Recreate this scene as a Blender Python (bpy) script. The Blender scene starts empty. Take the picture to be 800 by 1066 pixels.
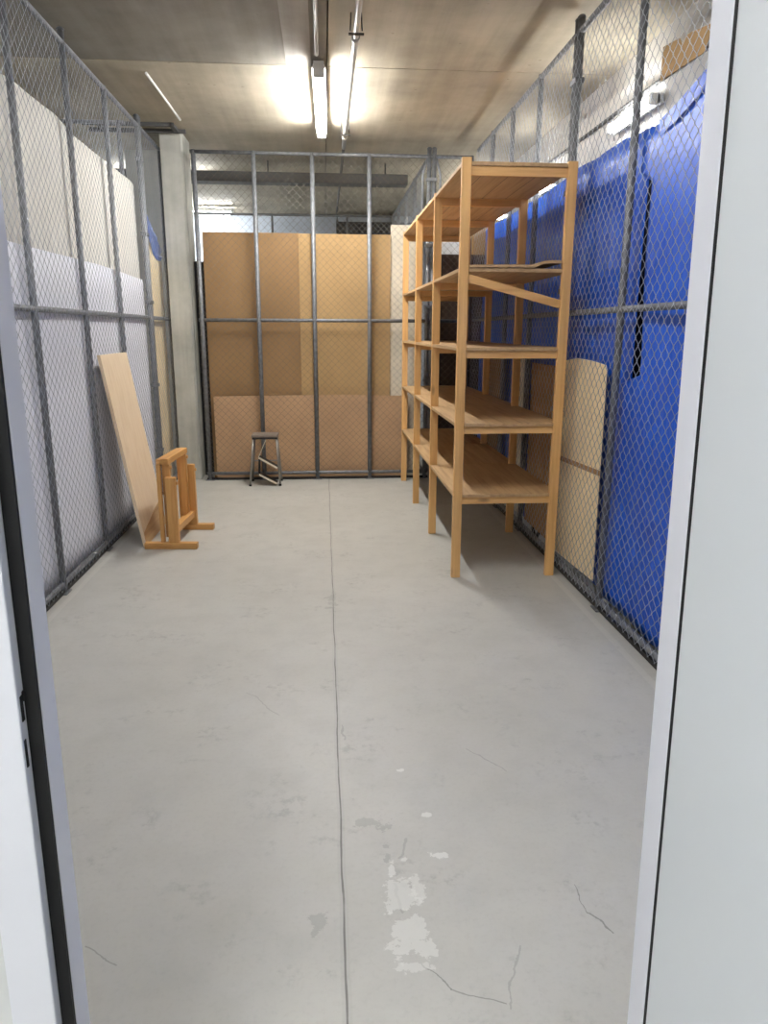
import bpy, bmesh, math, random
import numpy as np
from mathutils import Vector, Matrix
random.seed(7)
S = bpy.context.scene
COL = S.collection

# ------------------------------------------------------------------ camera
F_PX, YAW, PITCH, ROLL = 765.34, math.radians(4.5876), math.radians(13.8189), math.radians(0.1947)
fw = Vector((math.sin(YAW)*math.cos(PITCH), math.cos(YAW)*math.cos(PITCH), -math.sin(PITCH)))
r0 = Vector((math.cos(YAW), -math.sin(YAW), 0)); u0 = r0.cross(fw)
rr = r0*math.cos(ROLL)+u0*math.sin(ROLL); uu = -r0*math.sin(ROLL)+u0*math.cos(ROLL)
cam = bpy.data.cameras.new('camera'); cam_o = bpy.data.objects.new('camera', cam); COL.objects.link(cam_o)
cam_o.matrix_world = Matrix(((rr.x, uu.x, -fw.x, 0), (rr.y, uu.y, -fw.y, 0), (rr.z, uu.z, -fw.z, 1.5), (0, 0, 0, 1)))
cam.sensor_fit = 'VERTICAL'; cam.sensor_height = 24.0; cam.lens = 24.0*F_PX/1066.0
cam.clip_start = 0.02
S.camera = cam_o
# ------------------------------------------------------------------ world, exposure
w = bpy.data.worlds.new('world'); S.world = w; w.use_nodes = True
w.node_tree.nodes['Background'].inputs[0].default_value = (0.9, 0.95, 1.0, 1)
w.node_tree.nodes['Background'].inputs[1].default_value = 0.05
S.view_settings.view_transform = 'Standard'; S.view_settings.look = 'None'
S.view_settings.gamma = 1.0; S.view_settings.use_curve_mapping = False
S.view_settings.exposure = 1.98
L_MAIN, L_NEAR, L_SIDE, L_BACK, L_CORR = 48.0, 27.0, 14.0, 36.0, 54.0   # tube radiances

# ------------------------------------------------------------------ materials
def lin(c):
    return tuple((x/12.92 if x <= .04045 else ((x+.055)/1.055)**2.4) for x in [v/255 for v in c]) + (1,)

class NT:
    def __init__(s, name):
        s.m = bpy.data.materials.new(name); s.m.use_nodes = True
        s.t = s.m.node_tree; s.b = s.t.nodes['Principled BSDF']
    def n(s, kind, **kw):
        nd = s.t.nodes.new(kind)
        for k, v in kw.items():
            if k.startswith('i_'): nd.inputs[int(k[2:])].default_value = v
            else: setattr(nd, k, v)
        return nd
    def l(s, a, b): s.t.links.new(a, b)
    def noise(s, vec, scale, detail=4, rough=.55):
        nd = s.n('ShaderNodeTexNoise'); nd.inputs['Scale'].default_value = scale
        nd.inputs['Detail'].default_value = detail; nd.inputs['Roughness'].default_value = rough
        if vec is not None: s.l(vec, nd.inputs['Vector'])
        return nd.outputs['Fac']
    def ramp(s, f, stops):
        nd = s.n('ShaderNodeValToRGB'); e = nd.color_ramp.elements
        while len(e) < len(stops): e.new(.5)
        for x, (p, c) in zip(e, stops): x.position = p; x.color = c
        s.l(f, nd.inputs[0]); return nd.outputs[0]
    def mix(s, f, a, b, mode='MIX'):
        nd = s.n('ShaderNodeMix', data_type='RGBA', blend_type=mode)
        for sock, v in ((nd.inputs[0], f), (nd.inputs[6], a), (nd.inputs[7], b)):
            if hasattr(v, 'is_linked'): s.l(v, sock)
            else: sock.default_value = v
        return nd.outputs[2]
    def math(s, op, a, b=None, c=None):
        nd = s.n('ShaderNodeMath', operation=op)
        for i, v in enumerate((a, b, c)):
            if v is None: continue
            if hasattr(v, 'is_linked'): s.l(v, nd.inputs[i])
            else: nd.inputs[i].default_value = v
        return nd.outputs[0]
    def obj(s, scale=(1, 1, 1), rnd=True):
        tc = s.n('ShaderNodeTexCoord'); mp = s.n('ShaderNodeMapping'); mp.inputs['Scale'].default_value = scale
        v = tc.outputs['Object']
        if rnd:
            oi = s.n('ShaderNodeObjectInfo'); mu = s.math('MULTIPLY', oi.outputs['Random'], 37.0)
            ad = s.n('ShaderNodeVectorMath', operation='ADD'); s.l(v, ad.inputs[0]); s.l(mu, ad.inputs[1]); v = ad.outputs[0]
        s.l(v, mp.inputs['Vector']); return mp.outputs[0]
    def bump(s, h, strength=.3, dist=.01):
        b = s.n('ShaderNodeBump'); b.inputs['Strength'].default_value = strength; b.inputs['Distance'].default_value = dist
        s.l(h, b.inputs['Height']); s.l(b.outputs[0], s.b.inputs['Normal'])
    def col(s, c):
        if hasattr(c, 'is_linked'): s.l(c, s.b.inputs['Base Color'])
        else: s.b.inputs['Base Color'].default_value = c
    def rough(s, v, metal=0):
        s.b.inputs['Roughness'].default_value = v; s.b.inputs['Metallic'].default_value = metal

def m_plain(name, c, rough=.5, metal=0, var=.12, scale=8, bump=0.0, vec=(1, 1, 1)):
    t = NT(name); v = t.obj(vec); f = t.noise(v, scale)
    base = lin(c); d = tuple(x*(1-var) for x in base[:3])+(1,); h = tuple(min(1, x*(1+var)) for x in base[:3])+(1,)
    t.col(t.ramp(f, [(.3, d), (.7, h)])); t.rough(rough, metal)
    if bump: t.bump(t.noise(v, scale*6), bump)
    return t.m

def m_wood(name, light, dark, axis, rough=.55, knots=True):
    t = NT(name); sc = [22, 22, 22]; sc[axis] = 1.1
    v = t.obj(tuple(sc)); f = t.noise(v, 1.6, 6, .6)
    c = t.ramp(f, [(.28, lin(dark)), (.5, lin(tuple((a*2+b)/3 for a, b in zip(light, dark)))), (.72, lin(light))])
    if knots:
        ks = [9, 9, 9]; ks[axis] = 3.2
        vo = t.n('ShaderNodeTexVoronoi'); t.l(t.obj(tuple(ks)), vo.inputs['Vector']); vo.inputs['Scale'].default_value = .8
        k = t.ramp(vo.outputs['Distance'], [(.05, (1, 1, 1, 1)), (.13, (0, 0, 0, 1))])
        kk = t.math('MULTIPLY', k, .6)
        c = t.mix(kk, c, lin(tuple(x*.55 for x in dark)))
    t.col(c); t.rough(rough); t.bump(f, .12, .004)
    return t.m

M = {}
PL, PD = (230, 184, 122), (200, 150, 90)
M['pine_x'] = m_wood('pine_grain_x', PL, PD, 0); M['pine_y'] = m_wood('pine_grain_y', PL, PD, 1); M['pine_z'] = m_wood('pine_grain_z', PL, PD, 2)
M['shelf'] = m_wood('shelf_board_wood', (198, 164, 120), (164, 130, 92), 1, .6, False)
M['birch'] = m_wood('birch_plywood', (230, 210, 182), (216, 192, 160), 2, .5, False)
TL, TD = (216, 166, 100), (182, 128, 70)
M['tres_x'] = m_wood('trestle_wood_x', TL, TD, 0, .4); M['tres_y'] = m_wood('trestle_wood_y', TL, TD, 1, .4); M['tres_z'] = m_wood('trestle_wood_z', TL, TD, 2, .4)
M['galv'] = m_plain('galvanised_steel', (126, 128, 132), .6, .55, .25, 30)
M['wire'] = m_plain('galvanised_wire', (164, 168, 174), .5, .3, .1, 5)
M['wire_shaded'] = m_plain('shaded_wire', (112, 104, 92), .6, .2, .12, 5)  # darker copy of the wire, shade on the back mesh put into its colour
M['white_frame'] = m_plain('white_painted_steel', (222, 224, 232), .42, 0, .015, 3)
M['door'] = m_plain('grey_door_paint', (214, 219, 223), .4, 0, .015, 2)
M['rubber'] = m_plain('black_rubber', (9, 9, 12), .7, 0, .1, 9)
M['dark_metal'] = m_plain('dark_metal', (52, 50, 50), .45, .6, .1, 9)
M['steel'] = m_plain('brushed_steel', (150, 146, 140), .35, .8, .1, 12)
M['bright_steel'] = m_plain('bright_steel', (214, 204, 182), .45, .15, .05, 12)
M['seat'] = m_plain('stool_seat_plastic', (120, 108, 98), .6, 0, .1, 9)
M['plastic'] = m_plain('white_plastic', (225, 225, 222), .5, 0, .03, 4)
M['pipe'] = m_plain('pale_pipe_paint', (172, 170, 164), .4, .3, .08, 5)
M['box_brown'] = m_plain('brown_cardboard', (146, 116, 76), .85, 0, .07, 3, .05)
M['tray'] = m_plain('cable_tray_steel', (92, 92, 92), .6, .4, .1, 6)
M['beige_cloth'] = m_plain('beige_sheet', (212, 209, 202), .85, 0, .04, 3, .05)
M['white_sheet'] = m_plain('white_sheet', (243, 244, 254), .6, 0, .03, 2, .03)
nt_ = M['white_sheet'].node_tree; tr_ = nt_.nodes.new('ShaderNodeBsdfTranslucent'); tr_.inputs[0].default_value = (.9, .9, .95, 1)
mx_ = nt_.nodes.new('ShaderNodeMixShader'); mx_.inputs[0].default_value = .3; out_ = nt_.nodes['Material Output']
nt_.links.new(nt_.nodes['Principled BSDF'].outputs[0], mx_.inputs[1]); nt_.links.new(tr_.outputs[0], mx_.inputs[2]); nt_.links.new(mx_.outputs[0], out_.inputs[0])
M['blue_scrap'] = m_plain('blue_plastic', (44, 84, 168), .35, 0, .15, 6, .1)
M['black_plastic'] = m_plain('black_plastic', (24, 24, 26), .5, 0, .1, 6)
M['cabinet'] = m_wood('dark_cabinet_wood', (66, 46, 34), (46, 32, 24), 2, .5, False)
M['white_card'] = m_plain('white_carton', (232, 234, 236), .7, 0, .03, 4)

def m_card(name, c, rot=False):
    t = NT(name); v = t.obj((1, 1, 1)); f = t.noise(v, 2.2, 5); g = t.noise(t.obj((60, 60, 2)), 2, 2)
    a = lin(c); d = tuple(x*.86 for x in a[:3])+(1,); h = tuple(min(1, x*1.1) for x in a[:3])+(1,)
    base = t.ramp(f, [(.3, d), (.7, h)])
    t.col(t.mix(.12, base, t.ramp(g, [(.3, d), (.7, h)]))); t.rough(.8); t.bump(f, .1, .01)
    return t.m
M['card_tan'] = m_card('cardboard_tan', (150, 118, 80)); M['card_gold'] = m_card('cardboard_gold', (180, 148, 102))
M['card_pale'] = m_card('cardboard_pale_brown', (194, 158, 122)); M['card_beige'] = m_card('cardboard_beige', (242, 220, 178))
M['card_brown'] = m_card('cardboard_brown', (168, 128, 84)); M['card_white'] = m_card('cardboard_whitish', (222, 212, 192))

def m_tarp():
    t = NT('blue_tarpaulin'); v = t.obj((1, 1, 1)); f = t.noise(v, 1.6, 5)
    c = t.ramp(f, [(.3, lin((10, 76, 188))), (.7, lin((20, 98, 216)))])
    t.col(c); t.rough(.36)
    big = t.noise(t.obj((1, 2.2, .7)), 3.0, 5, .6)
    wv = t.n('ShaderNodeTexWave'); wv.inputs['Scale'].default_value = 90; t.l(v, wv.inputs['Vector'])
    h = t.math('ADD', t.math('MULTIPLY', big, 1.0), t.math('MULTIPLY', wv.outputs['Fac'], .012))
    t.bump(h, .5, .03); return t.m
M['tarp'] = m_tarp()

def m_emit(name, c, e):
    m = bpy.data.materials.new(name); m.use_nodes = True; nt = m.node_tree; b = nt.nodes['Principled BSDF']
    b.inputs['Base Color'].default_value = (0.8, 0.8, 0.8, 1)
    b.inputs['Emission Color'].default_value = c; b.inputs['Emission Strength'].default_value = e
    n = nt.nodes.new('ShaderNodeTexNoise'); n.inputs['Scale'].default_value = 2.0      # faint unevenness of the frosted cover
    mr = nt.nodes.new('ShaderNodeMapRange'); mr.inputs['To Min'].default_value = .35; mr.inputs['To Max'].default_value = .45
    nt.links.new(n.outputs['Fac'], mr.inputs['Value']); nt.links.new(mr.outputs[0], b.inputs['Roughness'])
    return m
WARM = (1.0, .99, .965, 1); COOL = (.95, .98, 1.0, 1)

SEGS = ((.218, 1.465, .274, 1.391, .002, .7), (.274, 1.391, .391, 1.344, .0018, .6), (.673, 1.698, .675, 1.596, .0018, .65), (.675, 1.596, .718, 1.525, .0025, .7),
        (.231, 1.924, .194, 1.842, .004, .3), (.165, 1.74, .176, 1.634, .004, .3), (.463, 1.502, .396, 1.331, .0025, .35), (-.618, 1.584, -.531, 1.52, .0018, .5),
        (.5, 2.4, .62, 2.25, .0025, .35), (-.35, 2.9, -.2, 2.7, .0025, .3), (.042, 2.603, .058, 2.496, .003, .35))
def m_floor():
    t = NT('painted_concrete_floor'); v = t.obj((1, 1, 1), False)
    sx = t.n('ShaderNodeSeparateXYZ'); t.l(v, sx.inputs[0]); X, Y = sx.outputs[0], sx.outputs[1]
    n1 = t.noise(v, .7, 5); n2 = t.noise(v, 6, 6, .65); n3 = t.noise(v, 60, 4, .7); wob = t.noise(v, 2.3, 3)
    c = t.ramp(n1, [(.3, lin((176, 175, 168))), (.7, lin((190, 189, 183)))])
    c = t.mix(t.math('MULTIPLY', t.ramp(n2, [(.45, (0, 0, 0, 1)), (.75, (1, 1, 1, 1))]), .28), c, lin((158, 157, 151)))
    c = t.mix(t.math('MULTIPLY', t.ramp(n3, [(.5, (0, 0, 0, 1)), (.75, (1, 1, 1, 1))]), .2), c, lin((148, 146, 140)))
    # blotchy scuffing in the front half
    scuff = t.math('MULTIPLY', t.ramp(t.noise(v, 3.2, 8, .75), [(.53, (0, 0, 0, 1)), (.62, (1, 1, 1, 1))]), t.math('MULTIPLY', t.ramp(t.noise(v, 24, 4, .7), [(.48, (0, 0, 0, 1)), (.62, (1, 1, 1, 1))]), .55))
    c = t.mix(scuff, c, lin((150, 149, 144)))
    # long joint with a dark crack
    off = t.math('MULTIPLY', t.math('SUBTRACT', wob, .5), .018)
    xc = t.math('ABSOLUTE', t.math('SUBTRACT', t.math('SUBTRACT', X, .028), off))
    wid = t.math('ADD', .0012, t.math('MULTIPLY', t.noise(v, 9, 3), .0028))
    cr = t.math('MULTIPLY', t.math('LESS_THAN', xc, wid), t.ramp(t.noise(v, 5, 4), [(.3, (.45, .45, .45, 1)), (.5, (1, 1, 1, 1))]))
    c = t.mix(t.math('MULTIPLY', t.math('LESS_THAN', xc, .012), .12), c, lin((140, 139, 134)))
    c = t.mix(t.math('MULTIPLY', cr, .8), c, lin((92, 90, 86)))
    jit = t.noise(v, 9, 6)
    # second, finer cracks wandering diagonally
    for (x0, y0, x1, y1, wd, k) in SEGS:
        L2 = (x1-x0)**2+(y1-y0)**2
        jx = t.math('ADD', t.math('SUBTRACT', X, x0), t.math('MULTIPLY', t.math('SUBTRACT', jit, .5), .07)); jy = t.math('SUBTRACT', Y, y0)
        h = t.n('ShaderNodeMath', operation='DIVIDE', use_clamp=True); t.l(t.math('ADD', t.math('MULTIPLY', jx, x1-x0), t.math('MULTIPLY', jy, y1-y0)), h.inputs[0]); h.inputs[1].default_value = L2
        h = h.outputs[0]
        ex = t.math('SUBTRACT', jx, t.math('MULTIPLY', h, x1-x0)); ey = t.math('SUBTRACT', jy, t.math('MULTIPLY', h, y1-y0))
        dd = t.math('SQRT', t.math('ADD', t.math('MULTIPLY', ex, ex), t.math('MULTIPLY', ey, ey)))
        c = t.mix(t.math('MULTIPLY', t.math('LESS_THAN', dd, wd), k), c, lin((112, 111, 106)))
    # flaked paint patches: (x, y, rx, ry)
    edge = t.math('MULTIPLY', t.math('SUBTRACT', t.noise(v, 17, 6, .7), .5), 4.6)
    for (px, py, ax, ay, k) in ((.20, 1.56, .055, .075, .7), (.185, 1.70, .045, .06, .7), (.235, 1.725, .02, .045, .7), (.17, 1.80, .012, .03, .8), (.212, 1.835, .012, .013, .8),
                                (.315, 1.845, .028, .018, 1), (.30, 2.03, .018, .010, 1), (.243, 2.28, .012, .011, 1), (.20, 1.46, .04, .02, .6)):
        dx = t.math('DIVIDE', t.math('SUBTRACT', X, px), ax); dy = t.math('DIVIDE', t.math('SUBTRACT', Y, py), ay)
        d = t.math('ADD', t.math('SQRT', t.math('ADD', t.math('MULTIPLY', dx, dx), t.math('MULTIPLY', dy, dy))), edge)
        c = t.mix(t.math('MULTIPLY', t.math('LESS_THAN', d, .95), k*.8), c, lin((216, 216, 210)))
    # grey smudges
    for (px, py, ax, ay) in ((-.04, 1.62, .03, .035), (.13, 2.0, .05, .03), (.16, 1.86, .012, .05), (.02, 3.95, .03, .12)):
        dx = t.math('DIVIDE', t.math('SUBTRACT', X, px), ax); dy = t.math('DIVIDE', t.math('SUBTRACT', Y, py), ay)
        d = t.math('ADD', t.math('SQRT', t.math('ADD', t.math('MULTIPLY', dx, dx), t.math('MULTIPLY', dy, dy))), t.math('MULTIPLY', edge, 1.4))
        c = t.mix(t.math('MULTIPLY', t.math('LESS_THAN', d, .8), .4), c, lin((138, 137, 132)))
    # bare strips beside the fence footings
    for x0, x1 in ((1.40, 1.435), (-1.50, -1.47)):
        mk = t.math('MULTIPLY', t.math('GREATER_THAN', X, x0), t.math('LESS_THAN', X, x1))
        c = t.mix(t.math('MULTIPLY', mk, .4), c, lin((202, 200, 192)))
    t.col(c)
    rg = t.n('ShaderNodeMapRange'); rg.inputs['To Min'].default_value = .33; rg.inputs['To Max'].default_value = .6; t.l(n2, rg.inputs['Value']); t.l(rg.outputs[0], t.b.inputs['Roughness'])
    t.bump(t.math('ADD', t.math('MULTIPLY', n3, .25), n2), .12, .006)
    return t.m

def m_concrete(name, c1, c2, scale=1.5, board=None, rough=.85):
    t = NT(name); v = t.obj((1, 1, 1), False); f = t.noise(v, scale, 6, .6)
    c = t.ramp(f, [(.3, lin(tuple(x*.9 for x in c1))), (.68, lin(tuple(min(255, x*1.05) for x in c2)))])
    if board:
        g = t.noise(t.obj(board, False), 1.0, 5, .6)
        c = t.mix(.3, c, t.ramp(g, [(.32, lin(tuple(x*.82 for x in c1))), (.68, lin(tuple(min(255, x*1.04) for x in c2)))]))
    h = t.noise(v, 40, 4, .7)
    pv = t.n('ShaderNodeTexVoronoi'); pv.inputs['Scale'].default_value = 4.5; t.l(v, pv.inputs['Vector'])
    pits = t.ramp(pv.outputs['Distance'], [(.03, (1, 1, 1, 1)), (.06, (0, 0, 0, 1))])
    c = t.mix(t.math('MULTIPLY', pits, .35), c, lin(tuple(x*.55 for x in c1)))
    t.col(c); t.rough(rough); t.bump(t.math('ADD', t.math('MULTIPLY', f, 1), t.math('MULTIPLY', h, .35)), .25, .01)
    return t.m
M['floor'] = m_floor()
M['ceil_grey_shaded'] = m_concrete('board_formed_concrete_grey_shaded', (118, 113, 104), (146, 141, 131), 1.3, (9, .5, 3))  # greyer concrete, darkened further for the weak light on the front left slab
M['ceil_warm'] = m_concrete('board_formed_concrete_warm', (158, 150, 132), (185, 176, 157), 1.3, (9, .5, 3))
M['ceil_streak'] = m_concrete('concrete_streak', (150, 146, 138), (172, 168, 160), 1.8, (14, .4, 3))
M['column'] = m_concrete('column_concrete', (168, 168, 160), (192, 192, 184), 2.2, (12, 12, .6))
M['wall_white'] = m_concrete('white_wall_paint', (214, 212, 206), (226, 224, 220), 1.2)
M['wall_grey'] = m_concrete('grey_blue_wall', (176, 184, 196), (190, 198, 208), 1.2)
M['wall_front'] = m_concrete('front_wall_paint', (214, 216, 216), (224, 226, 226), 1.2)

# ------------------------------------------------------------------ mesh helpers
class MB:
    def __init__(s): s.v = []; s.f = []
    def add(s, vs, fs):
        o = len(s.v); s.v += [tuple(v) for v in vs]; s.f += [tuple(i+o for i in f) for f in fs]; return s
    def box(s, a, b):
        (x0, y0, z0), (x1, y1, z1) = a, b
        if x0 > x1: x0, x1 = x1, x0
        if y0 > y1: y0, y1 = y1, y0
        if z0 > z1: z0, z1 = z1, z0
        return s.add([(x0, y0, z0), (x1, y0, z0), (x1, y1, z0), (x0, y1, z0), (x0, y0, z1), (x1, y0, z1), (x1, y1, z1), (x0, y1, z1)],
                     [(0, 3, 2, 1), (4, 5, 6, 7), (0, 1, 5, 4), (1, 2, 6, 5), (2, 3, 7, 6), (3, 0, 4, 7)])
    def bar(s, p, q, w, h, up=(0, 0, 1)):      # rectangular bar from p to q, w across, h along up
        p, q = Vector(p), Vector(q); d = (q-p).normalized(); up = Vector(up)
        sd = d.cross(up).normalized(); u = sd.cross(d)
        vs = [e+sd*(a*w/2)+u*(b*h/2) for e in (p, q) for a, b in ((-1, -1), (1, -1), (1, 1), (-1, 1))]
        return s.add(vs, [(0, 1, 2, 3), (7, 6, 5, 4), (0, 4, 5, 1), (1, 5, 6, 2), (2, 6, 7, 3), (3, 7, 4, 0)])
    def tube(s, pts, r, n=10, cap=True):
        pts = [Vector(p) for p in pts]; o = len(s.v); K = len(pts)
        rs = r if isinstance(r, (list, tuple)) else [r]*K
        for i, p in enumerate(pts):
            d = (pts[min(i+1, K-1)]-pts[max(i-1, 0)]).normalized()
            a = Vector((0, 0, 1)) if abs(d.z) < .9 else Vector((1, 0, 0))
            x = d.cross(a).normalized(); y = d.cross(x)
            for k in range(n):
                t = 2*math.pi*k/n; s.v.append(tuple(p+(x*math.cos(t)+y*math.sin(t))*rs[i]))
        for i in range(K-1):
            for k in range(n):
                a = o+i*n+k; b = o+i*n+(k+1) % n; s.f.append((a, b, b+n, a+n))
        if cap: s.f.append(tuple(o+k for k in reversed(range(n)))); s.f.append(tuple(o+(K-1)*n+k for k in range(n)))
        return s
    def prism(s, poly, axis, a, b):            # 2-D outline extruded along an axis from a to b
        def mk(p, t): return {0: (t, p[0], p[1]), 1: (p[0], t, p[1]), 2: (p[0], p[1], t)}[axis]
        n = len(poly); vs = [mk(p, a) for p in poly]+[mk(p, b) for p in poly]
        fs = [tuple(range(n)), tuple(reversed(range(n, 2*n)))]+[(i, i+n, (i+1) % n+n, (i+1) % n) for i in range(n)]
        return s.add(vs, fs)
    def build(s, name, mat, parent=None, bevel=0, smooth=False, world=False):
        me = bpy.data.meshes.new(name)
        vs = s.v
        o = bpy.data.objects.new(name, me)
        me.from_pydata(vs, [], s.f); me.update()
        bm = bmesh.new(); bm.from_mesh(me); bmesh.ops.recalc_face_normals(bm, faces=bm.faces); bm.to_mesh(me); bm.free()
        if smooth:
            for p in me.polygons: p.use_smooth = len(p.vertices) == 4
        me.materials.append(M[mat] if isinstance(mat, str) else mat); COL.objects.link(o)
        if parent is not None: o.parent = parent
        if bevel:
            b = o.modifiers.new('bevel', 'BEVEL'); b.width = bevel; b.segments = 2; b.limit_method = 'ANGLE'
        return o

def thing(name, label, cat, loc=(0, 0, 0), rz=0, group=None):
    o = bpy.data.objects.new(name, None); COL.objects.link(o); o.empty_display_size = .1
    o.location = loc; o.rotation_euler = (0, 0, rz); o['label'] = label; o['category'] = cat
    if group: o['group'] = group
    return o
def tag(o, label, cat, group=None, loc=None):
    o['label'] = label; o['category'] = cat
    if group: o['group'] = group
    return o
def recentre(o):           # move a one-mesh thing's origin to the middle of its foot
    vs = o.data.vertices; xs = [v.co for v in vs]
    c = Vector((sum(v.x for v in xs)/len(xs), sum(v.y for v in xs)/len(xs), min(v.z for v in xs)))
    o.data.transform(Matrix.Translation(-c)); o.location = c; return o
def struct(o, label=None):
    o['kind'] = 'structure'
    if label: o['label'] = label
    return o

# ------------------------------------------------------------------ the setting
CZ = 3.29
struct(MB().box((-6, -2.2, -.2), (2.3, 12.8, 0)).build('floor', 'floor'), 'grey painted concrete floor with a long crack and flaked paint patches')
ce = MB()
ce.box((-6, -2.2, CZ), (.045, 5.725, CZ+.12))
o = ce.build('ceiling', 'ceil_grey_shaded'); struct(o, 'board marked concrete ceiling in slabs with open joints')
for name, a, b, m in (('ceiling', (.055, -2.2, CZ), (2.3, 5.725, CZ+.12), 'ceil_warm'), ('ceiling', (-6, 5.737, CZ), (.045, 12.8, CZ+.12), 'ceil_warm'),
                      ('ceiling', (.055, 5.737, CZ), (2.3, 12.8, CZ+.12), 'ceil_warm')):
    struct(MB().box(a, b).build(name, m))
struct(MB().box((-6, -2.2, CZ+.12), (2.3, 12.8, CZ+.3)).build('ceiling', 'ceil_grey_shaded'))
struct(MB().box((-.23, 1.2, CZ-.004), (-.06, 5.725, CZ)).build('trim_1', 'ceil_streak'), 'pale strip of filler along the ceiling joint')
struct(MB().box((2.10, -2.2, 0), (2.3, 12.8, CZ)).build('wall_right', 'wall_white'))
struct(MB().box((-6.2, -2.2, 0), (-6, 12.8, CZ)).build('wall_left', 'wall_white'))
struct(MB().box((-6, 12.5, 0), (2.1, 12.8, CZ)).build('wall_back', 'wall_grey'))
struct(MB().box((-6, -2.4, 0), (2.1, -2.2, CZ)).build('wall_corridor', 'wall_white'))
# front wall with the doorway
fwm = MB(); fwm.box((-6, .93, 0), (-.47, 1.0, CZ)); fwm.box((.60, .93, 0), (2.1, 1.0, CZ)); fwm.box((-.47, .93, 2.22), (.60, 1.0, CZ))
struct(fwm.build('wall_front', 'wall_front'))
# concrete columns
cm = MB().prism([(-1.50, 7.62), (-1.31, 7.62), (-1.29, 7.64), (-1.29, 8.0), (-1.50, 8.0)], 2, 0, CZ)
struct(cm.build('column', 'column'), 'square concrete column in the far left corner of the cage')
struct(MB().prism([(-2.0, 8.35), (-1.64, 8.35), (-1.62, 8.37), (-1.62, 8.8), (-2.0, 8.8)], 2, 0, CZ).build('column', 'column'), 'darker concrete column behind the corner column')

# ------------------------------------------------------------------ door frame and door leaf
JT = 2.12
def lean(x, z, s): return x+s*(z-1.5)
def sheared(poly, s, z0, z1):
    m = MB(); n = len(poly)
    vs = [(lean(x, z0, s), y, z0) for x, y in poly]+[(lean(x, z1, s), y, z1) for x, y in poly]
    m.add(vs, [tuple(range(n)), tuple(reversed(range(n, 2*n)))]+[(i, i+n, (i+1) % n+n, (i+1) % n) for i in range(n)]); return m
SL, SR = .006, -.0155
# left jamb: inner reveal, stop step, rebate and outer face in one folded profile
jl = sheared([(-.392, 1.004), (-.392, .953), (-.412, .953), (-.412, .926), (-.475, .926), (-.475, .931), (-.4695, .931), (-.4695, 1.004)], SL, 0, JT)
j = jl.build('trim_2', 'white_frame', None, .002); struct(j, 'white steel door jamb on the left with lock slots and black seal')
sl = sheared([(-.3935, .9525), (-.3935, .9455), (-.4115, .9455), (-.4115, .9525)], SL, 0, JT); sl.build('seal', 'rubber', j)
kp = MB()
xk = lambda z: lean(-.412, z, SL)
kp.box((xk(1.0)-.001, .933, .985), (xk(1.0)+.0012, .9405, 1.022)); kp.build('latch_slot', 'rubber', j)
MB().box((xk(.95)-.001, .931, .917), (xk(.95)+.0012, .9365, .958)).build('bolt_slot', 'rubber', j)
MB().box((xk(1.0)-.001, .9405, 1.012), (xk(1.0)+.0022, .9455, 1.026)).build('strike_lip', 'dark_metal', j)
jr = sheared([(.494, 1.004), (.494, .950), (.516, .950), (.516, .926), (.60, .926), (.60, 1.004)], SR, 0, JT)
j2 = jr.build('trim_3', 'white_frame', None, .002); struct(j2, 'white steel door jamb on the right')
sheared([(.4955, .9495), (.4955, .943), (.5155, .943), (.5155, .9495)], SR, 0, JT).build('seal', 'rubber', j2)
hd = MB().box((-.47, .926, JT), (.60, 1.004, 2.22)); struct(hd.build('trim_4', 'white_frame', None, .002), 'white steel door head')
dl = sheared([(.4965, .945), (.4965, .07), (.5425, .07), (.5425, .9245), (.5145, .9245), (.5145, .945)], SR, .008, 2.11)
d = dl.build('door_1', 'door', None, .0025); struct(d, 'light grey steel door leaf swung open on the right')
hm = MB(); hm.box((.492, .12, 1.0), (.5035, .16, 1.2)); hm.build('handle_plate', 'steel', d)
hh = MB(); hh.tube([(.495, .14, 1.14), (.445, .14, 1.14), (.44, .15, 1.14), (.44, .27, 1.14)], .009); hh.build('door_handle', 'steel', d, smooth=True)
for z in (.25, 1.1, 1.9):
    MB().tube([(lean(.5255, z, SR), .935, z), (lean(.5255, z+.1, SR), .935, z+.1)], .007).build('hinge', 'steel', d, smooth=True)

# ------------------------------------------------------------------ chain-link fences
def chain(wire, L, z0, z1, w=.072, r=.0017, y=0.0, s0=0.0):
    n = int(L/(w/2)); K = int((z1-z0)/(w/2))+1
    zs = z0+np.arange(K)*(w/2)
    ang = np.array([math.pi/4, 3*math.pi/4, 5*math.pi/4, 7*math.pi/4])
    V = []; Fq = []
    base = 0
    kk = np.arange(K)
    for i in range(n):
        par = (kk+i) % 2
        x = s0+i*(w/2)+np.where(par == 0, -.0012, w/2+.0012)
        yy = y+np.where(par == 0, -r, r)
        ring = np.stack([x[:, None]+r*np.cos(ang)*1.2, yy[:, None]+r*np.sin(ang), np.repeat(zs[:, None], 4, 1)], -1)
        V.append(ring.reshape(-1, 3))
        k = np.arange(K-1)[:, None]; a = np.arange(4)[None]; b = (a+1) % 4
        Fq.append(np.stack([base+k*4+a, base+k*4+b, base+(k+1)*4+b, base+(k+1)*4+a], -1).reshape(-1, 4))
        base += K*4
    V = np.concatenate(V); Fq = np.concatenate(Fq)
    me = bpy.data.meshes.new('wire_mesh')
    me.vertices.add(len(V)); me.vertices.foreach_set('co', V.ravel())
    me.loops.add(len(Fq)*4); me.loops.foreach_set('vertex_index', Fq.ravel().astype(np.int32))
    me.polygons.add(len(Fq)); me.polygons.foreach_set('loop_start', np.arange(len(Fq), dtype=np.int32)*4)
    me.update(calc_edges=True); me.validate()
    me.polygons.foreach_set('use_smooth', np.ones(len(Fq), dtype=bool))
    me.materials.append(M[wire])
    return me

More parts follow.
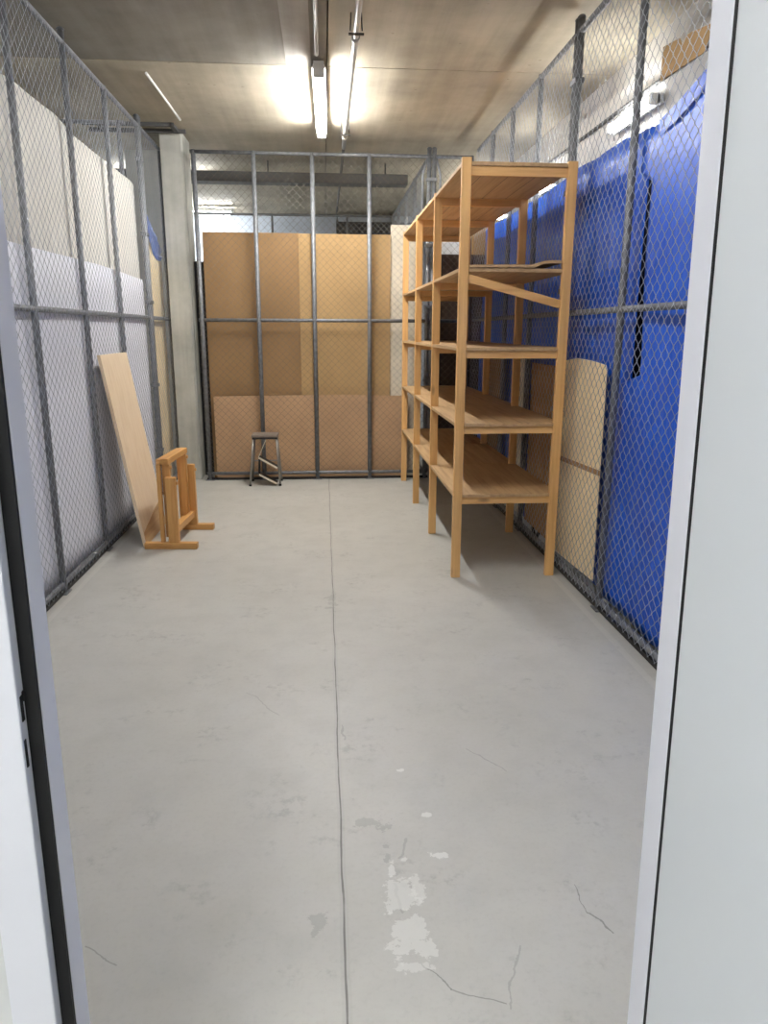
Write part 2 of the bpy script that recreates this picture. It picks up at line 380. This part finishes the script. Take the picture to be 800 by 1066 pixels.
def fence(label, loc, rz, L, ztop, posts, mid=1.61, bottom=.055, side=1, mesh_y=.0235, w=.072, group='chain-link cage fences', pr=.019, base_strip=True, r=.0017, wire='wire'):
    t = thing('chain_link_fence', label, 'fence', loc, rz, group)
    for p in posts:
        s, kind = p[0], p[1]
        if kind == 'double':
            for ds in (-.024, .024):
                m = MB(); m.tube([(s+ds, 0, 0), (s+ds, 0, ztop+.05)], .0215, 12); pobj = m.build('post', 'galv', t, smooth=True)
                MB().tube([(s+ds, 0, ztop+.05), (s+ds, 0, ztop+.054), (s+ds, 0, ztop+.066)], [.0255, .0255, .015], 12).build('post_cap', 'galv', pobj, smooth=True)
            for z in (.4, 1.0, mid+.12, 2.3, 2.9):
                MB().box((s-.052, -.027, z), (s+.052, .027, z+.03)).build('clamp', 'galv', t, .003)
        else:
            top = ztop+(.05 if kind == 'tall' else .0)
            m = MB(); m.tube([(s, 0, 0), (s, 0, top)], pr, 12); pobj = m.build('post', 'galv', t, smooth=True)
            if kind == 'tall':
                MB().tube([(s, 0, top), (s, 0, top+.006), (s, 0, top+.014)], [pr*1.25, pr*1.25, pr*.7], 12).build('post_cap', 'galv', pobj, smooth=True)
            MB().box((s-.045, -.03, 0), (s+.045, .03, .008)).build('foot_plate', 'galv', pobj, .002)
    for nm, z, r_ in (('top_rail', ztop-.016, .017), ('middle_rail', mid, .017), ('bottom_rail', bottom, .017)):
        if z is None: continue
        MB().tube([(0, 0, z), (L, 0, z)], r_, 12).build(nm, 'galv', t, smooth=True)
    me = chain(wire, L-.01, bottom-.02 if bottom else .02, ztop-.005, w, r, side*mesh_y)
    mo = bpy.data.objects.new('wire_mesh', me); COL.objects.link(mo); mo.parent = t
    if base_strip:
        MB().box((0, -.012, .004), (L, .012, .026)).build('base_strip', 'dark_metal', t)
    return t

XL, XR, YB = -1.546, 1.498, 7.567
H90 = math.pi/2
# left: local x runs along world +Y from Y=1.03; local +y is world -X, so the room side is -y
ly = 1.03
fence('long chain-link fence on the left in front of the white and beige sheets', (XL, ly, 0), H90, 7.86-ly, 3.195,
      [(1.6-ly, 'single'), (2.47-ly, 'single'), (3.34-ly, 'single'), (4.218-ly, 'single'), (5.10-ly, 'tall'), (5.966-ly, 'single'), (6.957-ly, 'double'), (7.80-ly, 'single')], side=-1, r=.0014)
# right: room side is world -X = local +y
fence('long chain-link fence on the right in front of the blue tarpaulins', (XR, ly, 0), H90, 7.52-ly, 3.19,
      [(1.5-ly, 'single'), (2.6-ly, 'single'), (3.738-ly, 'single'), (4.668-ly, 'double'), (5.44-ly, 'single'), (6.2-ly, 'single'), (6.9-ly, 'single')], side=1)
# back: the mesh hangs behind the posts
bx = -1.22
bf = fence('chain-link fence at the back in front of the tan cardboard sheets', (bx, YB, 0), 0, 1.46-bx, 3.135,
      [(-1.19-bx, 'single'), (-.636-bx, 'single'), (-.088-bx, 'single'), (.456-bx, 'single'), (1.055-bx, 'double'), (1.44-bx, 'single')], side=1, mid=1.60, bottom=.07, w=.07, pr=.0215, wire='wire_shaded')
for ds in (-.085, .085):
    MB().tube([(1.055-bx+ds*.4, .0, 3.14), (1.055-bx+ds, .0, 2.96), (1.055-bx+ds, 0, 2.0)], .011, 8).build('brace', 'galv', bf, smooth=True)
# neighbouring partitions
fence('chain-link partition of the next cage seen over the beige sheet on the left', (-3.6, 6.95, 0), 0, 1.95, 3.215,
      [(.05, 'single'), (.95, 'single'), (1.9, 'single')], mid=1.61, side=-1, w=.075)
fence('chain-link partition running away behind the back fence', (1.03, 7.8, 0), H90, 3.55, 3.135,
      [(.9, 'single'), (1.8, 'single'), (2.7, 'single'), (3.6, 'single')], mid=1.6, side=1, w=.08)
fence('distant chain-link fence beyond the ceiling cable tray', (-2.3, 11.4, 0), 0, 3.3, 3.14,
      [(.1, 'single'), (1.36, 'single'), (1.58, 'single'), (2.66, 'single')], mid=1.6, side=1, w=.08, pr=.016)

# ------------------------------------------------------------------ lamps
def tube_light(label, p, q, strength, col=WARM, up=(0, 0, 1), name='tube_light', wide=.03, group='fluorescent tube lights'):
    p, q, u = Vector(p), Vector(q), Vector(up); d = (q-p).normalized()
    t = thing(name, label, 'lamp', p, 0, group); q = q-p; p = Vector()
    hb_ = MB(); hb_.bar(p+u*(wide*.42+.02), q+u*(wide*.42+.02), wide*1.9, .04, u); hb_.bar(p+u*(wide*.42+.003), q+u*(wide*.42+.003), wide*2.5, .005, u); hb_.build('housing', 'plastic', t, .001)
    m = MB(); L = (q-p).length; sd = d.cross(u).normalized(); N = 14; A0 = math.radians(-10)
    prof = [(math.cos(a), math.sin(a)) for a in [A0-(math.pi+2*A0)*k/N for k in range(N+1)]]
    vs = [e+sd*(c_*wide)+u*(s_*wide) for e in (p+d*.03, q-d*.03) for c_, s_ in prof]
    m.add(vs, [(k, k+1, k+N+2, k+N+1) for k in range(N)]+[tuple(range(N+1)), tuple(range(2*N+1, N, -1)), (0, N+1, 2*N+1, N)])
    m.build('diffuser', m_emit('lamp_glow', col, strength), t, smooth=True)
    for e, s in ((p, 1), (q, -1)):
        MB().bar(e, e+d*s*.045, wide*2.1, wide*2.1, u).build('end_cap', 'plastic', t, .006)
    if up == (0, 0, 1):
        for k in (.25, .75):
            c = p.lerp(q, k); MB().tube([c+u*.048, c+u*(CZ-t.location.z)], .006, 8).build('hanger', 'galv', t)
    else:
        for k in (.2, .8):
            c = p.lerp(q, k); MB().bar(c+u*.045, c+u*.062, .05, .03, (0, 0, 1)).build('bracket', 'galv', t)
    return t
tube_light('lit tube lamp in the middle of the ceiling beside the pale pipe', (-.008, 5.53, 3.205), (.008, 7.2, 3.205), L_MAIN, wide=.037)
tube_light('lit tube lamp over the front of the cage, above the doorway', (-.012, 2.0, 3.205), (-.012, 3.65, 3.205), L_NEAR, wide=.037)
for i, (a, b) in enumerate(((4.80, 5.55), (6.8, 7.35), (8.5, 9.15), (9.5, 10.0))):
    tube_light(('nearest lit wall lamp, seen above the blue tarpaulin', 'second lit wall lamp, seen under the top shelf by the right post',
                'third lit wall lamp, seen under the middle of the top shelf', 'farthest lit wall lamp, seen under the far end of the top shelf')[i],
               (2.038, a, (2.885, 2.79, 2.785, 2.795)[i]), (2.038, b, (2.885, 2.79, 2.785, 2.795)[i]), L_SIDE, WARM, (1, 0, 0), group='wall lamps behind the blue tarpaulins')
tube_light('lit tube lamp beside the top of the concrete column', (-2.5, 9.34, 3.205), (-1.255, 9.34, 3.205), L_BACK, COOL)
tube_light('lit tube lamp far back, glaring above the brown cardboard', (-2.9, 11.75, 3.19), (-1.30, 11.75, 3.19), L_BACK*1.3, COOL, wide=.034)
tube_light('added unseen tube lamp on the corridor ceiling, lighting the open door', (-3.2, -.9, 3.205), (-.5, -.9, 3.205), L_CORR, COOL)  # unseen lamp added to brighten the door leaf and frame
tube_light('lit tube lamp over the cage on the left', (-3.4, 3.6, 3.205), (-3.4, 5.2, 3.205), L_BACK*.8, WARM)

# ------------------------------------------------------------------ ceiling pipes
t = thing('sprinkler_pipe', 'pale round pipe running along the ceiling right of the middle lamp', 'pipe', (.215, 1.2, 3.2))
MB().tube([(0, 0, 0), (0, 6.45, 0)], .019, 14).build('pipe', 'pipe', t, smooth=True)
for y in (3.74, 6.06):
    MB().tube([(0, y-.03, 0), (0, y+.03, 0)], .026, 14).build('coupling', 'pipe', t, smooth=True)
for y in (1.0, 3.62, 5.9):
    m = MB(); m.tube([(-.035, y, -.004), (-.03, y, CZ-3.2)], .004, 8); m.tube([(.035, y, -.004), (.03, y, CZ-3.2)], .004, 8); m.box((-.045, y-.012, -.025), (.045, y+.012, -.018))
    m.build('pipe_hanger', 'dark_metal', t)
MB().tube([(0, 6.45, 0), (0, 10.6, 0)], .014, 12).build('pipe', 'tray', t, smooth=True)
o = MB().tube([(-.02, 3.72, CZ-.014), (-.02, 5.46, CZ-.014)], .013, 10).build('conduit', 'pipe', None, smooth=True)
tag(recentre(o), 'thin straight conduit on the ceiling leading up to the middle lamp', 'conduit')
o = MB().tube([(-1.235, 5.95, CZ-.01), (-1.22, 7.15, CZ-.01)], .009, 10).build('conduit', 'plastic', None, smooth=True)
tag(recentre(o), 'short thin white conduit on the ceiling near the concrete column', 'conduit')
t = thing('cable_tray', 'dark cable tray hanging across the ceiling behind the back fence', 'tray', (-2.2, 8.62, 3.06))
m = MB(); m.box((0, 0, 0), (3.14, .004, .1)); m.box((0, .2, 0), (3.14, .204, .1)); m.box((0, 0, 0), (3.14, .204, .004)); m.build('tray', 'tray', t)
for x in (.35, 1.62, 2.9):
    MB().tube([(x, .1, .004), (x, .1, CZ-3.06)], .008, 8).build('hanger_rod', 'dark_metal', t)
t = thing('ventilation_duct', 'dark ventilation duct at the far end under the ceiling', 'duct', (.22, 12.1, 2.9))
MB().box((0, 0, 0), (1.8, .3, .24)).build('duct', 'black_plastic', t)
for x in (0.0, .9, 1.76):
    MB().box((x, -.02, -.02), (x+.03, .32, .26)).build('flange', 'dark_metal', t)
    MB().tube([(x+.015, .15, .26), (x+.015, .15, CZ-2.9)], .006, 8).build('hanger_rod', 'dark_metal', t)
o = MB().tube([(2.085, 1.2, 3.0), (2.085, 12.0, 3.0)], .014, 10).build('conduit', 'tray', None, smooth=True)
tag(recentre(o), 'dark conduit along the right wall above the wall lamps', 'conduit')
m = MB(); m.box((-2.1, 7.50, CZ-.03), (-1.24, 7.54, CZ)); m.box((-2.1, 7.28, CZ-.03), (-1.32, 7.31, CZ)); m.box((-1.34, 7.28, CZ-.03), (-1.30, 7.54, CZ)); m.box((-1.98, 7.28, CZ-.03), (-1.94, 7.54, CZ))
o = m.build('ceiling_bracket', 'tray'); tag(recentre(o), 'grey steel bracket frame on the ceiling in front of the concrete column', 'bracket')

# ------------------------------------------------------------------ hanging sheets on the left
def sheet(name, label, cat, mat, axis_x, pts_top, zb_fn, y0, y1, ny, nz, amp, thick=.003, group=None, seed=0, sub=True):
    rng = random.Random(seed); ph = [rng.uniform(0, 6.28) for _ in range(6)]
    def topz(y):
        for (ya, za), (yb, zb) in zip(pts_top, pts_top[1:]):
            if ya <= y <= yb: return za+(zb-za)*(y-ya)/(yb-ya)
        return pts_top[0][1] if y < pts_top[0][0] else pts_top[-1][1]
    m = MB(); vs = []
    for i in range(ny+1):
        y = y0+(y1-y0)*i/ny
        for k in range(nz+1):
            zt, zb = topz(y), zb_fn(y); z = zb+(zt-zb)*k/nz
            dx = amp*(.5*math.sin(5.1*y+ph[0]+.6*z)+.3*math.sin(11*y+ph[1]-1.1*z)+.25*math.sin(3*z+ph[2]+2*y)+.12*math.sin(23*y+ph[3]+2*z))
            vs.append((axis_x+dx, y, z))
    fs = [(i*(nz+1)+k, (i+1)*(nz+1)+k, (i+1)*(nz+1)+k+1, i*(nz+1)+k+1) for i in range(ny) for k in range(nz)]
    m.add(vs, fs); o = m.build(name, mat, None, smooth=True)
    sd = o.modifiers.new('thick', 'SOLIDIFY'); sd.thickness = thick; sd.offset = 0
    recentre(o); tag(o, label, cat, group); return o
sheet('hanging_sheet', 'white plastic sheet behind the lower part of the left fence', 'sheet', 'white_sheet', -1.577, [(1.05, 1.94), (4.3, 1.935), (5.6, 1.95), (6.9, 1.93)], lambda y: .03, 1.05, 6.90, 60, 12, .005, seed=1, group='sheets behind the left fence')
sheet('hanging_sheet', 'beige sheet behind the upper part of the left fence, with a sagging top edge', 'sheet', 'beige_cloth', -1.600, [(1.05, 2.74), (4.2, 2.745), (4.35, 2.765), (4.8, 2.76), (5.0, 2.76), (5.4, 2.725), (6.2, 2.715), (6.85, 2.72), (6.91, 2.70)], lambda y: 1.2, 1.05, 6.91, 70, 10, .008, seed=2, group='sheets behind the left fence')
def panel(name, label, mat, a, b, cat='cardboard', bevel=.0, group=None, poly=None):
    m = MB()
    if poly: m.prism(poly[0], poly[1], poly[2], poly[3])
    else: m.box(a, b)
    o = m.build(name, mat, None, bevel); recentre(o); tag(o, label, cat, group); return o
panel('cardboard_sheet', 'narrow tan cardboard sheet beside the concrete column behind the left fence', 'card_beige', None, None,
      poly=([(7.09, 0), (7.83, 0), (7.83, 2.16), (7.68, 2.19), (7.5, 2.26), (7.3, 2.38), (7.18, 2.44), (7.09, 2.42)], 0, -1.604, -1.598))
def crumple():
    rng = random.Random(4); m = MB(); vs = []; n = 9; k = 6
    for i in range(n):
        for j_ in range(k):
            t = i/(n-1); y = 7.06+.74*t; zc = 2.58-.34*t-.08*math.sin(t*3.1); wdt = .05+.075*math.sin(t*2.9)
            vs.append((-1.588+rng.uniform(-.006, .008)+.006*math.sin(j_*2), y+rng.uniform(-.012, .012), zc+(j_/(k-1)-.5)*2*wdt))
    fs = [(i*k+j_, (i+1)*k+j_, (i+1)*k+j_+1, i*k+j_+1) for i in range(n-1) for j_ in range(k-1)]
    m.add(vs, fs); o = m.build('plastic_scrap', 'blue_scrap'); s_ = o.modifiers.new('thick', 'SOLIDIFY'); s_.thickness = .002
    recentre(o); tag(o, 'crumpled blue plastic scrap caught at the top of the narrow tan cardboard', 'plastic')
crumple()

# ------------------------------------------------------------------ cardboard at the back
G = 'cardboard sheets behind the back fence'
panel('cardboard_sheet', 'tall tan cardboard sheet on the left behind the back fence', 'card_tan', (-1.165, 7.690, 0), (-.232, 7.697, 2.43), group=G)
panel('cardboard_sheet', 'tall golden cardboard sheet in the middle behind the back fence', 'card_gold', (-.236, 7.680, 0), (.672, 7.687, 2.425), group=G)
panel('cardboard_sheet', 'low wide pale brown cardboard sheet along the bottom of the back fence', 'card_pale', None, None, group=G,
      poly=([(-1.13, 0), (.86, 0), (.86, .85), (.2, .862), (-.17, .86), (-.7, .855), (-1.13, .85)], 1, 7.645, 7.651))
panel('cardboard_sheet', 'narrow whitish cardboard strip behind the back fence by the shelving', 'card_white', (.674, 7.70, 0), (1.0, 7.706, 2.52), group=G)
t = thing('cabinet', 'tall dark brown cabinet behind the back fence, seen through the shelving', 'cabinet', (1.33, 8.02, 0))
MB().box((-.22, -.22, 0), (.62, .25, 2.26)).build('body', 'cabinet', t, .004)
for a, b in ((-.22, .198), (.202, .62)):
    d_ = MB().box((a+.003, -.24, .08), (b-.003, -.221, 2.24)).build('door', 'cabinet', t, .003)
    MB().tube([((.165 if a < 0 else .235), -.243, 1.1), ((.165 if a < 0 else .235), -.262, 1.1)], .011, 10).build('knob', 'steel', d_, smooth=True)
t = thing('carton', 'white carton on top of the dark brown cabinet', 'box', (1.30, 8.0, 2.2615))
MB().box((-.15, -.16, 0), (.17, .15, .22)).build('body', 'white_card', t, .003)
MB().box((-.15, -.03, .2205), (.17, .03, .2213)).build('tape', 'card_white', t)

t = thing('carton', 'brown carton on the right end of the dark brown cabinet', 'box', (1.71, 8.0, 2.2615))
MB().box((-.21, -.18, 0), (.21, .16, .34)).build('body', 'box_brown', t, .003)
MB().box((-.21, -.03, .3405), (.21, .03, .3413)).build('tape', 'card_beige', t)
# ------------------------------------------------------------------ right side: tarpaulins and cardboard
GT = 'blue tarpaulins behind the right fence'
sheet('tarpaulin', 'far blue tarpaulin behind the shelving on the right fence', 'tarpaulin', 'tarp', 1.585, [(3.66, 2.44), (3.72, 2.45), (4.1, 2.485), (4.55, 2.475), (4.9, 2.475), (5.6, 2.45), (6.5, 2.455), (7.5, 2.47)], lambda y: .05, 3.715, 7.5, 90, 24, .020, seed=5, group=GT)
def tarp_near():
    rng = random.Random(9); m = MB(); vs = []; ny, nz = 70, 40
    tops = [(1.1, 2.60), (2.9, 2.55), (3.14, 2.505), (3.354, 2.45), (3.56, 2.418), (3.7, 2.415)]
    def topz(y):
        for (a, za), (b, zb) in zip(tops, tops[1:]):
            if a <= y <= b: return za+(zb-za)*(y-a)/(b-a)
        return tops[-1][1]
    for i in range(ny+1):
        for k in range(nz+1):
            u = i/ny; zz = k/nz
            z0 = .05+2.42*zz
            edge = 3.80 if z0 < 1.27 else 3.70 if z0 > 2.24 else 3.585-.030*min(1, max(0, (2.42-z0)/1.0))-.012*math.sin(z0*6)
            y = 1.1+(edge-1.1)*u; z = .05+(topz(y)-.05)*zz
            x = 1.543+.006*math.sin(4*y+z)+.005*math.sin(9*y-2*z+1)+.003*math.sin(5*z)
            vs.append((x, y, z))
    fs = [(i*(nz+1)+k, (i+1)*(nz+1)+k, (i+1)*(nz+1)+k+1, i*(nz+1)+k+1) for i in range(ny) for k in range(nz)]
    m.add(vs, fs); o = m.build('tarpaulin', 'tarp', None, smooth=True); s_ = o.modifiers.new('thick', 'SOLIDIFY'); s_.thickness = .002
    recentre(o); tag(o, 'near blue tarpaulin with a dark slit, next to the open door', 'tarpaulin', GT)
    f = MB(); n = 24; vs = []
    for i in range(n+1):
        y = 2.2+(3.55-2.2)*i/n
        for dz in (-.06, .012): vs.append((1.532+.003*math.sin(9*y), y, topz(y)+dz))
    f.add(vs, [(2*i, 2*i+2, 2*i+3, 2*i+1) for i in range(n)])
    fo = f.build('folded_hem', 'tarp', None); fo.data.transform(Matrix.Translation(-o.location)); fo.parent = o
tarp_near()
panel('slit_backing', 'added black sheet that makes the slit between the blue tarpaulins dark', 'black_plastic', (1.68, 3.55, 0), (1.684, 4.35, 2.38), 'plastic')  # backing added to keep the slit dark against the lit wall
panel('gap_shade_panel', 'added dark panel standing in for shade between the column and the back cardboard', 'black_plastic', (-1.285, 7.86, 0), (-1.10, 7.868, 2.17), 'mat')  # dark panel added so the gap beside the column looks shaded
GR = 'cardboard sheets behind the right fence'
panel('cardboard_sheet', 'beige cardboard sheet with a fold, right of the shelving front post', 'card_beige', None, None, group=GR,
      poly=([(3.93, .10), (4.64, .07), (4.64, 1.325), (4.45, 1.345), (4.2, 1.34), (3.97, 1.325), (3.95, 1.30)], 0, 1.527, 1.531))
o = bpy.data.objects[-1] if False else None
panel('cardboard_sheet', 'brown cardboard sheet behind the front bay of the shelving', 'card_brown', (1.527, 4.72, .09), (1.531, 5.42, 1.28), group=GR)
panel('cardboard_sheet', 'pale cardboard sheet behind the middle bay of the shelving', 'card_white', (1.527, 5.48, .09), (1.531, 5.98, 1.33), group=GR)
panel('cardboard_sheet', 'tan cardboard sheet behind the far bay of the shelving', 'card_tan', (1.527, 6.28, .09), (1.531, 6.85, 1.3), group=GR)
# folded seam of the beige sheet
for o in list(bpy.data.objects):
    if o.get('label', '').startswith('beige cardboard sheet with a fold'):
        s_ = MB().bar((1.5262, 3.94, .73), (1.5262, 4.64, .70), .03, .0018, (1, 0, 0)); so = s_.build('fold', 'card_brown'); so.data.transform(Matrix.Translation(-o.location)); so.parent = o
# torn cardboard hung high on the right fence
panel('cardboard_sheet', 'torn brown cardboard piece hung high behind the right fence near the door', 'box_brown', None, None, group=GR,
      poly=([(3.15, 2.58), (3.56, 2.594), (3.556, 2.73), (3.40, 2.712), (3.375, 2.678), (3.34, 2.70), (3.30, 2.698), (3.12, 2.668)], 0, 1.524, 1.529))
t = thing('cable_coil', 'small black cable coil at the foot of the right fence under the shelving', 'cable', (1.55, 5.18, 0))
MB().tube([(0, .09*math.cos(a*.4), .11+.09*math.sin(a*.4)) for a in range(17)], .012, 8).build('coil', 'black_plastic', t, smooth=True)
MB().box((-.014, -.03, .0), (.014, .03, .03)).build('clip', 'black_plastic', t)

# ------------------------------------------------------------------ wooden shelving
SX0, SX1 = .772, 1.425
PY = [4.345, 5.375, 6.395, 7.425]
TOP = 2.42
un = thing('shelving_unit', 'tall pine shelving unit with five board levels against the right fence', 'shelving', ((SX0+SX1)/2, 5.88, 0))
ox, oy = (SX0+SX1)/2, 5.88
W, D = .054, .036
def U(x, y, z): return (x-ox, y-oy, z)
for i, y in enumerate(PY):
    for sx in (0, 1):
        x0 = SX0 if sx == 0 else SX1-W
        h = TOP if not (i == 0 and sx == 0) else TOP+.01
        MB().box(U(x0, y-D/2, 0), U(x0+W, y+D/2, h)).build('post', 'pine_z', un, .003)
levels = [.535, .967, 1.410, 1.850, TOP-.012]
TH = .020
for li, z in enumerate(levels):
    for bi in range(3):
        y0 = PY[bi]-(D/2 if bi == 0 else 0)+(0 if bi == 0 else .001); y1 = PY[bi+1]+(D/2 if bi == 2 else 0)-(0 if bi == 2 else .001)
        n0 = PY[bi]+D/2+.002; n1 = PY[bi+1]-D/2-.002; xa, xb = SX0+W+.002, SX1-W-.002
        poly = [(SX0+.002, n0), (xa, n0), (xa, y0), (xb, y0), (xb, n0), (SX1, n0), (SX1, n1), (xb, n1), (xb, y1), (xa, y1), (xa, n1), (SX0+.002, n1)]
        m = MB()
        # grid-free prism, then bend a little
        m.prism([(p[0]-ox, p[1]-oy) for p in poly], 2, z-TH, z)
        b = m.build('shelf_board', 'shelf', un, .0015)
        if li == 4:
            for q in (1, 2, 3):
                xx = SX0+(SX1-SX0)*q/4; MB().box(U(xx-.0015, n0, z-TH-.0006), U(xx+.0015, n1, z-TH+.002)).build('plank_joint', 'cabinet', b)
        if li == 3 and bi == 0:
            # a second, warped board end lying loose on the front bay
            mm = MB(); n = 10
            top = []; bot = []
            for k in range(n+1):
                x = SX0+W+.004+(SX1-SX0-2*W-.012)*k/n; u = k/n
                zz = z+.001+.004*math.sin(u*3.1)+(.028 if u > .72 else .0)*min(1, (u-.72)/.1)
                top.append((x-ox, zz+.016)); bot.append((x-ox, zz))
            mm.prism(bot+top[::-1], 1, PY[0]-D/2-.006-oy, PY[0]+.5-oy); mm.build('warped_board', 'shelf', un)
    for pi, y in enumerate(PY):
        zc = z-TH-.026
        if li == 3 and pi == 0:
            MB().bar(U(SX0+W, y+.004, 1.795), U(SX1-W, y+.004, 1.655), .022, .046).build('slipped_cross_beam', 'pine_x', un, .002)
        else:
            hb = .044 if li != 4 else .05
            MB().box(U(SX0+W-.0005, y-.012+(.004 if pi == 0 else 0), z-TH-hb), U(SX1-W+.0005, y+.014, z-TH-.0005)).build('cross_beam', 'pine_x', un, .002)

# ------------------------------------------------------------------ plywood board leaning on the left fence
bw, bl, bt = .70, 1.352, .022
ang = math.atan2(.208, 1.336)
t = thing('plywood_board', 'pale plywood board leaning against the left fence', 'board', (-1.283, 5.475, 0))
rot = Matrix.Rotation(-ang, 4, 'Y')
m = MB().box((-bt, -.335, 0), (0, .345, bl)); b = m.build('board', 'birch', t, .0015)
b.data.transform(Matrix.Translation((0, 0, bt*math.sin(ang)*0+.0015)) @ rot)
lz = min(v.co.z for v in b.data.vertices); b.data.transform(Matrix.Translation((0, 0, -lz+.0005)))
# thin dark wedge standing in for the shadow across the foot of the face
m = MB().prism([(-.325, .004), (.335, .004), (.335, .21), (.02, .165), (-.325, .10)], 0, .0002, .0032); k = m.build('foot_shadow', 'shelf', b)
k.data.transform(Matrix.Translation((0, 0, -lz+.0005)) @ rot)
# ------------------------------------------------------------------ folded wooden trestle
t = thing('folding_trestle', 'folded wooden trestle stand in front of the leaning plywood board', 'trestle', (-1.06, 5.365, 0), -.075)
for s in (-1, 1):
    y = s*.262
    MB().box((-.205, y-.028, 0), (.165, y+.028, .044)).build('foot', 'tres_x', t, .004)
    up = MB().box((-.034, y-.02, .044), (.040, y+.02, .512)).build('upright', 'tres_z', t, .004)
    MB().tube([(.038, y, .47), (.05, y, .47)], .012, 10).build('dowel', 'tres_x', up, smooth=True)
    yi = y-s*.042
    fp = MB().box((-.060, yi-.02, .075), (-.008, yi+.02, .615)).build('gate_post', 'tres_z', t, .003)
    MB().tube([(-.012, yi, .575), (.004, yi, .575)], .013, 10).build('dowel', 'tres_x', fp, smooth=True)
    yj = y-s*.002
    lp = MB().box((-.090, yj-.016, .046), (-.0625, yj+.016, .604)).build('leaf_post', 'tres_z', t, .003)
MB().box((-.060, -.262, .598), (-.008, .262, .640)).build('top_rail', 'tres_y', t, .004)
MB().box((-.092, -.262, .602), (-.0625, .262, .636)).build('leaf_rail', 'tres_y', t, .004)
MB().box((-.006, -.244, .10), (.024, .244, .152)).build('stretcher', 'tres_y', t, .003)
MB().box((-.056, -.203, .085), (-.018, .203, .125)).build('gate_rail', 'tres_y', t, .003)
# ------------------------------------------------------------------ folding step stool
t = thing('step_stool', 'small metal folding step stool standing before the back fence', 'stool', (-.60, 7.36, 0))
MB().box((-.128, -.105, .482), (.132, .10, .508)).build('seat', 'seat', t, .006)
MB().box((-.122, -.099, .462), (.126, .094, .4815)).build('seat_frame', 'dark_metal', t, .003)
for sx, xt, xb in ((-1, -.112, -.152), (1, .115, .142)):
    for sy, yt, yb in ((-1, -.085, -.12), (1, .08, .14)):
        lg = MB().tube([(xt, yt, .465), (xb, yb, .012)], .0105, 10).build('leg', 'steel', t, smooth=True)
        MB().tube([(xb-.001*sx, yb, .018), (xb, yb, 0)], .014, 10).build('rubber_foot', 'rubber', lg, smooth=True)
MB().tube([(-.138, .09, .22), (.131, .09, .22)], .007, 8).build('cross_bar', 'steel', t)
for (xa, za, xb, zb) in ((-.062, .285, .118, .18), (-.062, .115, .112, .022)):
    tr = MB().bar((xa, -.06, za), (xb, -.06, zb), .13, .012).build('step', 'dark_metal', t, .002)
    MB().bar((xa, -.127, za), (xb, -.127, zb), .006, .018).build('step_edge', 'bright_steel', tr, .001)
MB().bar((-.062, -.115, .29), (.012, -.10, .455), .006, .016, (0, 1, 0)).build('link_bar', 'bright_steel', t)
MB().bar((-.062, -.095, .108), (-.055, -.095, .30), .02, .008, (0, 1, 0)).build('step_rail', 'dark_metal', t)
